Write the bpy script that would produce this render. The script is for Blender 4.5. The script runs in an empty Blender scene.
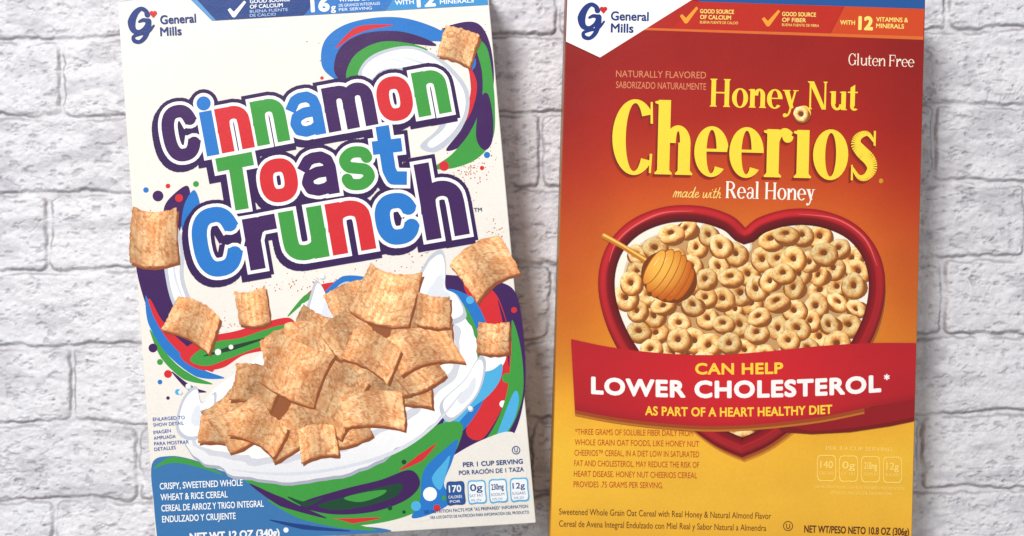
import bpy, math, random, bmesh
import numpy as np
from mathutils import Vector, Matrix, geometry
random.seed(7)
S=0.00052; H=0.038; D=0.75
def lin(c):
    c=np.asarray(c,dtype=float)/255.0
    return np.where(c<=.04045,c/12.92,((c+.055)/1.055)**2.4)
_lat={}
def vn(x,y,seed=0):
    if seed not in _lat: _lat[seed]=np.random.default_rng(seed+100).random((256,256))
    r=_lat[seed]
    x=np.asarray(x,float); y=np.asarray(y,float)
    xi=np.floor(x).astype(int); yi=np.floor(y).astype(int)
    fx=x-xi; fy=y-yi; fx=fx*fx*(3-2*fx); fy=fy*fy*(3-2*fy)
    a=r[xi&255,yi&255]; b=r[(xi+1)&255,yi&255]; c=r[xi&255,(yi+1)&255]; d=r[(xi+1)&255,(yi+1)&255]
    return (a*(1-fx)+b*fx)*(1-fy)+(c*(1-fx)+d*fx)*fy
def fbm(x,y,seed=0,o=4):
    t=0;a=.5;n=0
    for i in range(o):
        t=t+a*vn(x*2**i,y*2**i,seed+i); n+=a; a*=.5
    return t/n
def ss(e0,e1,x):
    t=np.clip((x-e0)/(e1-e0),0,1); return t*t*(3-2*t)

# ---------------------------------------------------------------- materials
def nd(nt,t,**k):
    n=nt.nodes.new(t)
    for a,b in k.items(): setattr(n,a,b)
    return n
def print_material(name,rough=.36,spec=.42):
    m=bpy.data.materials.new(name); m.use_nodes=True; nt=m.node_tree; b=nt.nodes['Principled BSDF']
    at=nd(nt,'ShaderNodeAttribute',attribute_name='ink')
    tc=nd(nt,'ShaderNodeTexCoord')
    n1=nd(nt,'ShaderNodeTexNoise'); n1.inputs['Scale'].default_value=900; n1.inputs['Detail'].default_value=3
    mr=nd(nt,'ShaderNodeMapRange'); mr.inputs['To Min'].default_value=.92; mr.inputs['To Max'].default_value=1.08
    mx=nd(nt,'ShaderNodeMix',data_type='RGBA',blend_type='MULTIPLY'); mx.inputs[0].default_value=1
    nt.links.new(tc.outputs['Object'],n1.inputs['Vector']); nt.links.new(n1.outputs['Fac'],mr.inputs['Value'])
    nt.links.new(at.outputs['Color'],mx.inputs[6]); nt.links.new(mr.outputs[0],mx.inputs[7])
    nt.links.new(mx.outputs[2],b.inputs['Base Color'])
    n2=nd(nt,'ShaderNodeTexNoise'); n2.inputs['Scale'].default_value=11; n2.inputs['Detail'].default_value=4
    nt.links.new(tc.outputs['Object'],n2.inputs['Vector'])
    bp=nd(nt,'ShaderNodeBump'); bp.inputs['Strength'].default_value=.35; bp.inputs['Distance'].default_value=.004
    nt.links.new(n2.outputs['Fac'],bp.inputs['Height'])
    bp2=nd(nt,'ShaderNodeBump'); bp2.inputs['Strength'].default_value=.12; bp2.inputs['Distance'].default_value=.0004
    nt.links.new(n1.outputs['Fac'],bp2.inputs['Height']); nt.links.new(bp.outputs[0],bp2.inputs['Normal'])
    nt.links.new(bp2.outputs[0],b.inputs['Normal'])
    b.inputs['Roughness'].default_value=rough; b.inputs['Specular IOR Level'].default_value=spec
    return m
PRINT=print_material('printed_cardboard')

# ---------------------------------------------------------------- 2D helpers
def area(p):
    p=np.asarray(p); x=p[:,0];y=p[:,1]
    return .5*np.sum(x*np.roll(y,-1)-y*np.roll(x,-1))
def union(polys,eps=1e-4):
    vs=[];fs=[]
    for p in polys:
        if len(p)<3: continue
        a=area(p)
        if abs(a)<1e-6: continue
        if a<0: p=list(p)[::-1]
        b=len(vs); vs+=[Vector((float(q[0]),float(q[1]))) for q in p]; fs.append(list(range(b,b+len(p))))
    r=geometry.delaunay_2d_cdt(vs,[],fs,1,eps)
    V=np.array([v[:] for v in r[0]]); F=[f for f,o in zip(r[2],r[5]) if len(o)>0]
    return V,F
def cat(pts,closed=False,n=8):
    P=[np.array(p,float) for p in pts]; N=len(P); out=[]
    rng=range(N) if closed else range(N-1)
    for i in rng:
        if closed: a,b,c,d=P[(i-1)%N],P[i],P[(i+1)%N],P[(i+2)%N]
        else: a,b,c,d=P[max(i-1,0)],P[i],P[i+1],P[min(i+2,N-1)]
        for k in range(n):
            t=k/n
            out.append(.5*((2*b)+(-a+c)*t+(2*a-5*b+4*c-d)*t*t+(-a+3*b-3*c+d)*t**3))
    if not closed: out.append(P[-1])
    return out
def disc(c,r,n=16,ry=None):
    ry=ry or r
    return [(c[0]+r*math.cos(2*math.pi*i/n+.01),c[1]+ry*math.sin(2*math.pi*i/n+.01)) for i in range(n)]
def stroke(path,w,closed=False,cap=True,ext=None,rnd=False):
    P=[np.array(p,float) for p in path]; n=len(P)
    W=list(w) if hasattr(w,'__len__') else [w]*n
    if len(W)!=n: W=list(np.interp(np.linspace(0,1,n),np.linspace(0,1,len(W)),W))
    if closed: P.append(P[0]); W.append(W[0]); n+=1
    elif cap and not rnd:
        e=W[0]/2 if ext is None else ext
        d=P[0]-P[1]; P[0]=P[0]+d/np.linalg.norm(d)*e
        d=P[-1]-P[-2]; P[-1]=P[-1]+d/np.linalg.norm(d)*e
    polys=[]
    for i in range(n-1):
        d=P[i+1]-P[i]; L=np.linalg.norm(d)
        if L<1e-6: continue
        m=np.array([-d[1],d[0]])/L
        polys.append([P[i]+m*W[i]/2,P[i+1]+m*W[i+1]/2,P[i+1]-m*W[i+1]/2,P[i]-m*W[i]/2])
    for i in range(n):
        if (i in(0,n-1)) and not closed and not rnd: continue
        if W[i]>.3: polys.append(disc(P[i],W[i]/2,14))
    return polys

class Box:
    def __init__(s,name,corners,label,category):
        s.c=[np.array(p,float) for p in corners]
        ctr=sum(s.c)/4; d=(s.c[1]-s.c[0])+(s.c[2]-s.c[3])
        ang=math.atan2(-d[1],d[0])
        e=bpy.data.objects.new(name,None); bpy.context.scene.collection.objects.link(e)
        e.empty_display_size=.05
        e.location=((ctr[0]-512)*S,(268-ctr[1])*S,0.002); e.rotation_euler=(0,0,ang)
        e['label']=label; e['category']=category; e['group']='cereal boxes lying side by side'
        s.e=e; s.M=(Matrix.Translation(e.location)@Matrix.Rotation(ang,4,'Z')).inverted()
        s.parts={}; s.order=[]; s.z=0.00002
    def w(s,P,z):
        P=np.asarray(P,float); X=(P[:,0]-512)*S; Y=(268-P[:,1])*S
        A=np.array(s.M); V=np.stack([X,Y,np.full(len(X),z),np.ones(len(X))],1)@A.T
        return V[:,:3]
    def add(s,part,V,F,col,dz=1.1e-6):
        if len(V)==0: return
        if part not in s.parts: s.parts[part]=([],[],[],[0]); s.order.append(part)
        p=s.parts[part]; W=s.w(V,H+s.z); s.z+=dz
        c=np.asarray(col,float)
        if c.ndim==1: c=np.tile(c,(len(W),1))
        b=p[3][0]
        p[0].append(W); p[1].extend([[i+b for i in f] for f in F]); p[2].append(lin(c)); p[3][0]+=len(W)
    def poly(s,part,polys,col,dz=1.1e-6):
        if len(polys)==0: return
        if not hasattr(polys[0][0],'__len__'): polys=[polys]
        V,F=union(polys)
        if len(V)==0: return
        c=col(V[:,0],V[:,1]) if callable(col) else col
        s.add(part,V,F,c,dz)
    def blob(s,part,pts,col,n=8): s.poly(part,[cat(pts,True,n)],col)
    def band(s,part,pts,w,col,n=8):
        s.poly(part,stroke(cat(pts,False,n),w,rnd=True),col)
    def grid(s,part,c4,nx,ny,colf,wob=None):
        tl,tr,br,bl=[np.array(q,float) for q in c4]
        u,v=np.meshgrid(np.linspace(0,1,nx+1),np.linspace(0,1,ny+1)); u=u.ravel();v=v.ravel()
        P=((1-u)*(1-v))[:,None]*tl+(u*(1-v))[:,None]*tr+(u*v)[:,None]*br+((1-u)*v)[:,None]*bl
        if wob is not None: P=P+wob(P,u,v)
        F=[[j*(nx+1)+i,j*(nx+1)+i+1,(j+1)*(nx+1)+i+1,(j+1)*(nx+1)+i] for j in range(ny) for i in range(nx)]
        s.add(part,P,F,colf(P[:,0],P[:,1],u,v))
    def text(s,part,t,x0,y0,x1,y1,cap,col,bold=.012,shear=0):
        V,F=text_mesh(t)
        b=bold*cap*1.1
        xa,xb=V[:,0].min(),V[:,0].max()
        d=np.array([x1-x0,y1-y0],float); L=np.linalg.norm(d); d/=L; up=np.array([d[1],-d[0]])
        u=(V[:,0]-xa)/(xb-xa)*(L-2*b)+b; v=V[:,1]/CAP*(cap-2*b)+b; u=u+v*shear
        Q=np.array([x0,y0])+u[:,None]*d+v[:,None]*up
        n=1 if b<.08 else (4 if b<.35 else 10)
        for i in range(n):
            a=2*math.pi*(i+.5)/n; o=np.array([math.cos(a),math.sin(a)])*b if n>1 else np.zeros(2)
            s.add(part,Q+o,F,col,.7e-6)
    def finish(s):
        for n in s.order:
            p=s.parts[n]; V=np.concatenate(p[0]); C=np.concatenate(p[2]); nm=n.split('#')[0]
            me=bpy.data.meshes.new(nm); me.from_pydata(V.tolist(),[],p[1]); 
            a=me.color_attributes.new('ink','FLOAT_COLOR','POINT')
            a.data.foreach_set('color',np.concatenate([C,np.ones((len(C),1))],1).astype(np.float32).ravel())
            bm=bmesh.new(); bm.from_mesh(me); bm.normal_update()
            for f in bm.faces:
                if f.normal.z<0: f.normal_flip()
            bm.to_mesh(me); bm.free()
            me.materials.append(PRINT)
            o=bpy.data.objects.new(nm,me); bpy.context.scene.collection.objects.link(o); o.parent=s.e
_tc={}
def text_mesh(t,sp=1.0):
    if (t,sp) in _tc: return _tc[(t,sp)]
    cu=bpy.data.curves.new('t','FONT'); cu.body=t; cu.resolution_u=4; cu.fill_mode='FRONT'; cu.space_character=sp
    o=bpy.data.objects.new('t',cu); bpy.context.scene.collection.objects.link(o)
    dg=bpy.context.evaluated_depsgraph_get(); dg.update()
    me=o.evaluated_get(dg).to_mesh()
    V=np.array([v.co[:2] for v in me.vertices]); F=[list(p.vertices) for p in me.polygons]
    o.evaluated_get(dg).to_mesh_clear(); bpy.data.objects.remove(o); bpy.data.curves.remove(cu)
    _tc[(t,sp)]=(V,F); return V,F
CAP=float(text_mesh('H')[0][:,1].max())

# ---------------------------------------------------------------- rounded heavy title glyphs
def sup(a,p=.78):
    c,s_=math.cos(a),math.sin(a)
    return (.5+.5*math.copysign(abs(c)**p,c),.5+.5*math.copysign(abs(s_)**p,s_))
def arc(a0,a1,n=22): return [sup(math.radians(a0+(a1-a0)*i/n)) for i in range(n+1)]
RING=[sup(2*math.pi*i/30) for i in range(30)]
def arch(x0,x1):
    m=(x0+x1)/2; r=(x1-x0)/2
    return [(x0,.62)]+[(m-r*math.cos(math.pi*i/10),.66+.34*math.sin(math.pi*i/10)**.8) for i in range(1,10)]+[(x1,.6),(x1,0)]
GL={'C':(.95,1,[([(1,.70)]+arc(28,332)+[(1,.30)],2)]),'c':(.80,0,[([(1,.68)]+arc(26,334)+[(1,.32)],2)]),'o':(.88,0,[(RING,1)]),
 'i':(.0,0,[([(.5,0),(.5,1)],0),'dot']),
 'n':(.80,0,[([(0,0),(0,1)],0),(arch(0,1),0)]),
 'm':(1.45,0,[([(0,0),(0,1)],0),(arch(0,.5),0),(arch(.5,1),0)]),
 'a':(.82,0,[([(.0,.80),(.14,.94),(.35,1),(.68,1),(.92,.88),(1,.65),(1,0)],2.5),([(1,.55),(.45,.55),(.1,.46),(0,.28),(.1,.08),(.4,0),(.75,.03),(1,.16)],2)]),
 'T':(.85,1,[([(0,1),(1,1)],0),([(.5,1),(.5,0)],0)]),
 's':(.76,0,[(cat([(1,.76),(.9,.93),(.62,1),(.3,.98),(.03,.80),(.14,.58),(.5,.5),(.86,.42),(.97,.20),(.7,.02),(.38,0),(.10,.07),(0,.24)],False,4),2)]),
 't':(.5,2,[([(.3,1),(.3,.2),(.5,.02),(1,0)],0),([(-.15,.70),(1,.70)],0)]),
 'r':(.5,0,[([(0,0),(0,1)],0),([(0,.6),(.25,.9),(.6,1),(1,1)],0)]),
 'u':(.80,0,[([(1,1),(1,0)],0),([(1-x,1-y) for x,y in arch(0,1)],0)]),
 'h':(.80,3,[([(0,0),(0,1)],0),([(x,y*.68) for x,y in arch(0,1)],0)])}
def title_row(B,text,cols,pL,pR,xh,cap,sw,gap,bend=0):
    pL=np.array(pL,float);pR=np.array(pR,float); d=pR-pL; L=np.linalg.norm(d); d/=L; up=np.array([d[1],-d[0]])
    rel=[GL[c][0] for c in text]; k=(L-gap*(len(text)-1)-sw*len(text))/sum(rel)
    x=0; res=[]
    for c,col in zip(text,cols):
        rw,ht,strokes=GL[c]; w=rw*k+sw; hh={0:xh,1:cap,2:xh*1.38,3:xh*1.48}[ht]
        f=.84 if c in 'as' else 1; lst=[]; s2=sw*f
        def mp(p): 
            X=x+s2/2+p[0]*(w-s2); Y=s2/2+p[1]*(hh-s2)
            yb=bend*math.sin(math.pi*min(max(X/L,0),1))
            return pL+d*X+up*(Y+yb)
        for st in strokes:
            if st=='dot': lst.append(('dot',mp((.5,1))+up*(sw*1.12))); continue
            lst.append(('s',[mp(p) for p in st[0]],st[1],f))
        res.append((lst,col)); x+=w+gap
    def polys(lst,e,off=(0,0)):
        out=[]
        for it in lst:
            if it[0]=='dot': out.append(disc(it[1]+np.array(off),sw*.56+e,20)); continue
            P=[p+np.array(off) for p in it[1]]; fl=it[2]
            if fl==2: out+=stroke(P,sw*it[3]+2*e,ext=e*.8+.01)
            else: out+=stroke(P,sw*it[3]+2*e,closed=(fl==1))
        return out
    return res,polys

# ---------------------------------------------------------------- serif glyphs
def bar(x0,x1,y0,y1): return [(x0,y0),(x1,y0),(x1,y1),(x0,y1)]
def ringp(cx,cy,rx,ry,ix,iy,a0=0,a1=360,n=30):
    out=[]
    for i in range(n):
        a=math.radians(a0+(a1-a0)*i/n); b=math.radians(a0+(a1-a0)*(i+1)/n)
        out.append([(cx+rx*math.cos(a),cy+ry*math.sin(a)),(cx+rx*math.cos(b),cy+ry*math.sin(b)),(cx+ix*math.cos(b),cy+iy*math.sin(b)),(cx+ix*math.cos(a),cy+iy*math.sin(a))])
    return out
def sf(x0,x1,y): return [bar(x0-.06,x1+.06,y,y+.04),[(x0-.05,y+.04),(x0,y+.09),(x1,y+.09),(x1+.05,y+.04)]]
def sft(x0,x1,y): return [bar(x0-.06,x1+.06,y-.04,y),[(x0-.05,y-.04),(x0,y-.09),(x1,y-.09),(x1+.05,y-.04)]]
def flag(x0,y): return [[(x0-.08,y-.03),(x0-.08,y-.07),(x0+.02,y-.10),(x0+.1,y)]]
def make_sg(T,k=1.0):
    def sarch(x,rt):
        cx=(x+rt+T)/2; rx=(rt+T-x)/2
        return ringp(cx,.66,rx,.37,max(rx-T,.05),.37-.12*k,0,180,20)+[bar(rt,rt+T,.0,.67)]
    return {
'C':(1.0,ringp(.54,.76,.53,.79,.53-T*1.1,.71,38,322,40)+[[(.90,1.50),(.95,1.50),(.97,1.05),(.91,1.05)],[(.90,0.02),(.95,0.02),(.97,.42),(.91,.42)]]),
'o':(.86,ringp(.43,.5,.42,.53,.42-T,.455)),
'e':(.82,ringp(.43,.5,.41,.53,.41-T,.455,0,318,34)+[bar(.2,.83,.50,.50+.06*k)]),
'h':(.92,[bar(.08,.08+T,0,1.55)]+flag(.08,1.55)+sf(.08,.08+T,0)+sarch(.26,.86-T)+sf(.86-T,.86,0)),
'n':(.92,[bar(.08,.08+T,0,1.0)]+flag(.08,1.0)+sf(.08,.08+T,0)+sarch(.26,.86-T)+sf(.86-T,.86,0)),
'r':(.70,[bar(.08,.08+T,0,1.0)]+flag(.08,1.0)+sf(.08,.08+T,0)+ringp(.50,.62,.27,.41,.14,.27,60,180,12)+[disc((.57,.86),.135,18)]),
'i':(.44,[bar(.08,.08+T,0,1.0)]+flag(.08,1.0)+sf(.08,.08+T,0)+[disc((.22,1.34),.17,20)]),
's':(.70,stroke(cat([(.58,.80),(.42,.96),(.22,.90),(.15,.74),(.3,.57),(.48,.42),(.55,.24),(.42,.06),(.24,.05),(.08,.24)],False,6),[q*T/.27 for q in [.05,.09,.15,.22,.26,.26,.22,.15,.09,.05]],rnd=True)+[[(.57,1.02),(.62,1.02),(.62,.70),(.57,.72)],[(.05,-.02),(.10,-.02),(.09,.30),(.05,.30)]]),
'H':(1.16,[bar(.1,.1+T,0,1.5),bar(1.04-T,1.04,0,1.5),bar(.2,.9,.72,.80)]+sf(.1,.1+T,0)+sf(1.04-T,1.04,0)+sft(.1,.1+T,1.5)+sft(1.04-T,1.04,1.5)),
'N':(1.18,[bar(.14,.23,0,1.5),bar(.92,1.01,0,1.5),[(.08,1.5),(.36,1.5),(1.01,0),(.8,0)]]+sf(.14,.23,0)+sft(.92,1.01,1.5)+sft(.1,.2,1.5)),
'y':(.84,[[(.06,1),(.33,1),(.58,.05),(.40,-.02)],[(.62,1),(.72,1),(.42,-.2),(.34,-.1)],bar(-.0,.4,.95,1.0),bar(.54,.82,.95,1.0)]+stroke([(.40,-.1),(.32,-.32),(.18,-.40)],[.1,.1,.12],rnd=True)+[disc((.14,-.36),.11,14)]),
'u':(.92,[bar(.08,.08+T,.32,1.0),bar(.85-T,.85,0,1.0)]+ringp(.40,.36,.32,.38,.32-T*.85,.26,180,350,14)+flag(.08,1.0)+flag(.85-T,1.0)+[bar(.7,.92,0,.05)]),
't':(.56,[bar(.14,.14+T,.22,1.22),bar(.0,.52,.93,1.0),[(.14,1.22),(.14+T,1.38),(.14+T,1.2)]]+ringp(.36,.22,.22,.24,max(.22-T*.8,.01),.15,180,320,10)),
'l':(.44,[bar(.08,.08+T,0,1.55)]+flag(.08,1.55)+sf(.08,.08+T,0)),
'a':(.82,[bar(.70-T*.9,.70,.1,.75),bar(.62,.82,0,.06)]+ringp(.40,.7,.3,.33,.30-T*.75,.26,0,160,14)+ringp(.34,.28,.28,.31,.28-T*.75,.23,40,360,20)),
'R':(1.06,[bar(.1,.1+T,0,1.5)]+sf(.1,.1+T,0)+sft(.1,.3,1.5)+ringp(.45,1.1,.44,.40,.44-T*.95,.31,-90,90,18)+[bar(.2,.46,1.41,1.5),bar(.2,.46,.70,.79),[(.42,.75),(.68,.72),(1.05,0),(.8,0)]]),
'G':(1.12,ringp(.54,.76,.50,.79,.50-T,.71,38,322,34)+[bar(1.0-T,1.0,.1,.66),bar(.9-T,1.1,.61,.67),[(.88,1.52),(.94,1.52),(.96,1.02),(.90,1.02)]]),
'F':(.92,[bar(.1,.1+T,0,1.5),bar(.2,.86,1.42,1.5),bar(.2,.7,.72,.80),bar(.80,.86,1.1,1.5),bar(.64,.70,.58,.95)]+sf(.1,.1+T,0)+sft(.1,.3,1.5)),
' ':(.38,[])}
SGB=make_sg(.29); SGM=make_sg(.24); SGL=make_sg(.15,.9)
def serif(B,part,t,x0,y0,x1,y1,xh,col,grow=None,track=.02,gcol=None,SG=None):
    SG=SG or SGM
    tot=sum(SG[c][0] for c in t)+track*(len(t)-1)
    d=np.array([x1-x0,y1-y0],float); L=np.linalg.norm(d); d/=L; up=np.array([d[1],-d[0]]); kx=L/tot; x=0
    for c in t:
        w,ps=SG[c]
        if ps:
            P=[[np.array([x0,y0])+d*((q[0]+x)*kx)+up*(q[1]*xh) for q in p] for p in ps]
            if grow:
                for f,gc in zip((1,.6),gcol):
                    B.poly(part,[[q+np.array(grow)*f for q in p] for p in P],gc)
            B.poly(part,P,col)
        x+=w+track
SCR={'m':(1.2,[[(0,0),(.12,1),(.3,.9),(.33,0),(.36,.6),(.55,1),(.66,.8),(.68,0),(.72,.6),(.9,1),(1,.8),(1,.1),(1.15,.1)]]),
'a':(.9,[[(.6,.85),(.3,1),(.05,.5),(.2,0),(.5,.3),(.65,1),(.62,.1),(.85,.1)]]),
'd':(.9,[[(.6,.85),(.3,1),(.05,.5),(.2,0),(.5,.3),(.72,1.9),(.64,.1),(.85,.1)]]),
'e':(.75,[[(.05,.4),(.45,.65),(.35,1),(.1,.75),(.1,.2),(.4,0),(.68,.3)]]),
'w':(1.05,[[(0,.95),(.06,.1),(.28,.05),(.45,.9),(.5,.1),(.75,.1),(.9,1)]]),
'i':(.4,[[(0,.95),(.03,.1),(.28,.1)],[(.08,1.5),(.1,1.45)]]),
't':(.5,[[(.15,1.7),(.08,.2),(.2,0),(.4,.2)],[(-.12,1.1),(.42,1.15)]]),
'h':(.7,[[(.15,1.9),(.02,0),(.08,.6),(.3,1),(.42,.7),(.42,.05),(.6,.1)]]),' ':(.45,[])}
def script(B,part,t,x0,y0,x1,y1,xh,w,col):
    tot=sum(SCR[c][0] for c in t); d=np.array([x1-x0,y1-y0],float); L=np.linalg.norm(d); d/=L; up=np.array([d[1],-d[0]]); k=L/tot; x=0; P=[]
    for c in t:
        a,ps=SCR[c]
        for p in ps:
            q=[np.array([x0,y0])+d*((u+x)*k+v*xh*.25)+up*v*xh for u,v in p]
            P+=stroke(cat(q,False,4),w,rnd=True)
        x+=a
    B.poly(part,P,col)

def logo(B,part,cx,cy,k,tw,slope):
    blue=(20,50,122)
    f=lambda pts:[(cx+x*k,cy+y*k) for x,y in pts]
    B.poly(part,stroke(cat(f([(5,-9.5),(3.5,-13),(-1,-15),(-6,-11),(-9.5,-3),(-8,4.5),(-3,6.5),(2,3.5),(5,-1)]),False,6),[5.2*k,4*k,3.8*k,5.6*k,7.4*k,5.6*k,3.6*k,3.2*k,3.2*k],rnd=True)
      +stroke(cat(f([(-2.5,-3),(1.5,-4.6),(6.5,-3.4)]),False,6),[2.2*k,3.6*k,4*k],rnd=True)
      +stroke(cat(f([(6,-3.4),(5.6,3),(3,11),(-2,15.6),(-7,14.5),(-7.6,10.6),(-2,8.6),(6,6.4),(11,.5)]),False,6),[5.6*k,5.4*k,4.2*k,3.4*k,4*k,3*k,2.6*k,2.6*k,1.8*k],rnd=True),blue)
    h=f([(10.5,-11)])[0]
    B.poly(part,[disc((h[0]-1.5*k,h[1]),2*k),disc((h[0]+1.5*k,h[1]),2*k),[(h[0]-3.3*k,h[1]+.8*k),(h[0]+3.3*k,h[1]+.8*k),(h[0],h[1]+4.6*k)]],(205,30,40))
    x0=cx+17*k
    B.text(part,'General',x0,cy-.5*k,x0+tw,cy-.5*k+slope*tw,8.4*k,blue,.035)
    B.text(part,'Mills',x0,cy+10.5*k,x0+tw*.60,cy+10.5*k+slope*tw*.6,8.4*k,blue,.035)
def check(B,part,x,y,k,col=(255,250,245)):
    B.poly(part,stroke([(x,y),(x+4*k,y+5*k),(x+13*k,y-6*k)],[2.4*k,3.6*k,2*k],cap=False),col)

def square(B,part,cx,cy,size,rot,asp=1,shear=0,tone=1,seed=0,N=34,edge=True):
    r=random.Random(seed); a=math.radians(rot); ux=np.array([math.cos(a),math.sin(a)]); uy=np.array([-math.sin(a)+shear,math.cos(a)])
    c=np.array([cx,cy]); h=size/2; j=size*.06
    cor=[c+ux*sx*h+uy*sy*h*asp+np.array([r.uniform(-j,j),r.uniform(-j,j)]) for sx,sy in((-1,-1),(1,-1),(1,1),(-1,1))]
    bow=r.choice([-1,1])*r.uniform(.05,.13)*size; bow2=r.uniform(-.05,.05)*size; ph=r.uniform(0,6); nr=max(5,size/6.0); cur=r.uniform(0,6)
    def wob(P,u,v):
        e=np.maximum(np.abs(u-.5),np.abs(v-.5))*2
        n1=fbm(P[:,0]/2.4+seed*7,P[:,1]/2.4,3,2)-.5; n2=fbm(P[:,0]/2.4,P[:,1]/2.4+seed*5,9,2)-.5
        return np.stack([n1,n2],1)*2.2*e[:,None]+uy*(bow*4*u*(1-u))[:,None]+ux*(bow2*4*v*(1-v))[:,None]
    if edge:
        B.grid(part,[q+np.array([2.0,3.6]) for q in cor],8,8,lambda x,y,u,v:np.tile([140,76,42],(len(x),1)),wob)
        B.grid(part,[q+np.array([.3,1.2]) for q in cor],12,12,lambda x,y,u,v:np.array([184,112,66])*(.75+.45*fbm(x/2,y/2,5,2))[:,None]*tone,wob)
    def col(x,y,u,v):
        n=fbm(x/9+seed,y/9,11,3); sp=vn(x*.9,y*.9,21)*.55+vn(x*1.9,y*1.9,22)*.45
        rid=.5+.5*np.sin(u*nr*2*math.pi+ph+1.2*n)
        t=np.clip(.34+1.0*(n-.45)+.28*rid,0,1)
        base=np.array([214,136,80])*(1-t)[:,None]+np.array([253,214,160])*t[:,None]
        ws=fbm(x/16+seed*3.3,y/16,41,3); st=np.abs(np.sin((u*1.1+v*1.3+ws*2.0)*math.pi*1.3+ph))
        m=(ss(.45,.05,st)*ss(.32,.58,vn(x*.5,y*.5,44)*.5+n*.6))[:,None]*.50
        base=base*(1-m)+np.array([166,84,40])*m
        m=ss(.58,.78,sp)[:,None]*.50
        base=base*(1-m)+np.array([166,84,40])*m
        m=ss(.32,.18,sp)[:,None]*.6
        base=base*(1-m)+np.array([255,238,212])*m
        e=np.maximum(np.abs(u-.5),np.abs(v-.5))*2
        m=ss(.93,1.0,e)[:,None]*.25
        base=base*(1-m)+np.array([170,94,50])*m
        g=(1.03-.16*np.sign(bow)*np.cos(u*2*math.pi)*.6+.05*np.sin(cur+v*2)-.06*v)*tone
        return np.clip(base*g[:,None],0,255)
    B.grid(part,cor,N,N,col,wob)

# ================================================================= BOX ONE
L=Box('cereal_box',[(117.5,2),(487,-20),(536,523),(156,547)],'white cinnamon cereal box with colourful swirls lying on whitewashed brick','cereal box')
sl=-.058
pu=(62,24,88); bl=(34,118,198); rd=(212,40,48); gr=(60,154,62); nv=(22,60,128); lb=(78,176,224); dg=(18,70,46)
front_l=[(118.3,2.8),(486.2,-19.2),(535.2,522.2),(156.8,546.2)]
CRM=np.array([247,241,231])
L.grid('front_panel',front_l,60,80,lambda x,y,u,v:CRM*(1-.04*fbm(x/70,y/70,2,3)-.03*v)[:,None])
A='swirl_artwork'
r=random.Random(3)
dust=[]
for (cx,cy,sx,sy,n) in((470,165,22,18,140),(150,235,12,16,60),(160,300,12,14,40),(430,40,34,16,110),(345,50,24,18,80),(225,325,20,10,30),(480,40,10,30,50),(300,285,50,12,50),(500,232,12,12,40),(330,285,30,10,40),(400,258,30,14,40)):
    for i in range(n):
        x=r.gauss(cx,sx*.55); y=r.gauss(cy,sy*.6); q=r.uniform(.3,.85)
        lx=119+(y)*.073+3; rx=487+y*.088-3
        if lx<x<rx and y>24: dust.append(disc((x,y),q,6))
L.poly(A,dust,(196,92,54))
L.blob(A,[(322,66),(324,42),(342,26),(372,18),(404,18),(436,28),(452,40),(430,41),(404,35),(376,37),(354,47),(344,62),(354,86),(336,80)],bl)
L.blob(A,[(334,70),(340,48),(362,34),(396,31),(424,38),(436,46),(408,44),(378,46),(358,56),(352,72),(356,88),(344,84)],pu)
L.blob(A,[(346,74),(356,54),(380,42),(408,43),(428,50),(404,52),(380,56),(366,66),(362,84),(352,86)],gr)
L.band(A,[(336,48),(358,30),(392,25)],[1,7,1],rd)
L.blob(A,[(442,30),(464,22),(480,25),(490,44),(494,76),(490,106),(480,128),(462,146),(446,150),(462,128),(470,104),(470,78),(464,56),(452,44)],pu)
L.blob(A,[(474,40),(486,46),(492,72),(495,108),(493,138),(478,158),(454,168),(434,168),(452,154),(470,132),(481,104),(482,72)],gr)
L.blob(A,[(480,100),(488,94),(493,118),(492,142),(484,150),(476,136)],pu)
L.blob(A,[(436,34),(452,30),(468,42),(476,62),(470,70),(458,54)],bl)
L.poly(A,[disc((487,155),3.2)],bl); L.poly(A,[disc((482,168),2.2)],rd); L.poly(A,[disc((444,166),5)],rd); L.poly(A,[disc((330,88),2.6)],gr); L.poly(A,[disc((322,78),1.8)],rd)
L.band(A,[(466,60),(474,84),(468,112),(450,140)],[1,6,6,1],rd)
ml=(252,251,249); ms=(196,200,210)
L.blob(A,[(358,76),(366,60),(384,50),(410,46),(434,54),(454,70),(468,90),(468,114),(456,136),(436,152),(420,146),(438,128),(444,106),(438,90),(424,78),(404,72),(384,74),(370,84)],ms)
L.blob(A,[(362,74),(369,62),(386,53),(410,49),(432,57),(451,73),(464,92),(464,113),(452,133),(434,147),(428,143),(445,127),(450,105),(443,87),(425,74),(402,68),(382,70),(370,80)],ml)
L.band(A,[(400,56),(428,66),(448,84),(456,110)],[.5,2.8,2.8,.5],(214,217,226))
L.band(A,[(376,62),(396,60),(420,68)],[.5,2,.5],(222,225,232))
L.blob(A,[(136,258),(150,238),(163,258),(169,290),(182,318),(202,340),(220,356),(206,366),(178,354),(158,330),(143,296)],pu)
L.blob(A,[(164,208),(174,194),(188,186),(190,206),(182,224),(176,242),(166,230)],pu)
L.blob(A,[(184,206),(194,190),(200,206),(194,222),(182,230)],bl)
L.poly(A,[disc((179,198),4)],rd); L.poly(A,[disc((158,196),5.5)],pu); L.poly(A,[disc((146,190),2.8)],bl); L.poly(A,[disc((196,184),3)],gr); L.poly(A,[disc((168,186),2.4)],rd)
L.band(A,[(149,300),(158,326),(180,350),(212,370)],[3,14,15,4],rd)
L.band(A,[(146,296),(152,322),(170,350),(198,372),(224,378)],[1,8,10,10,1],bl)
L.band(A,[(150,330),(164,356),(186,376),(212,384)],[1,7,8,1],gr)
L.band(A,[(172,372),(190,388),(206,392)],[1,6,1],pu)
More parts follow.
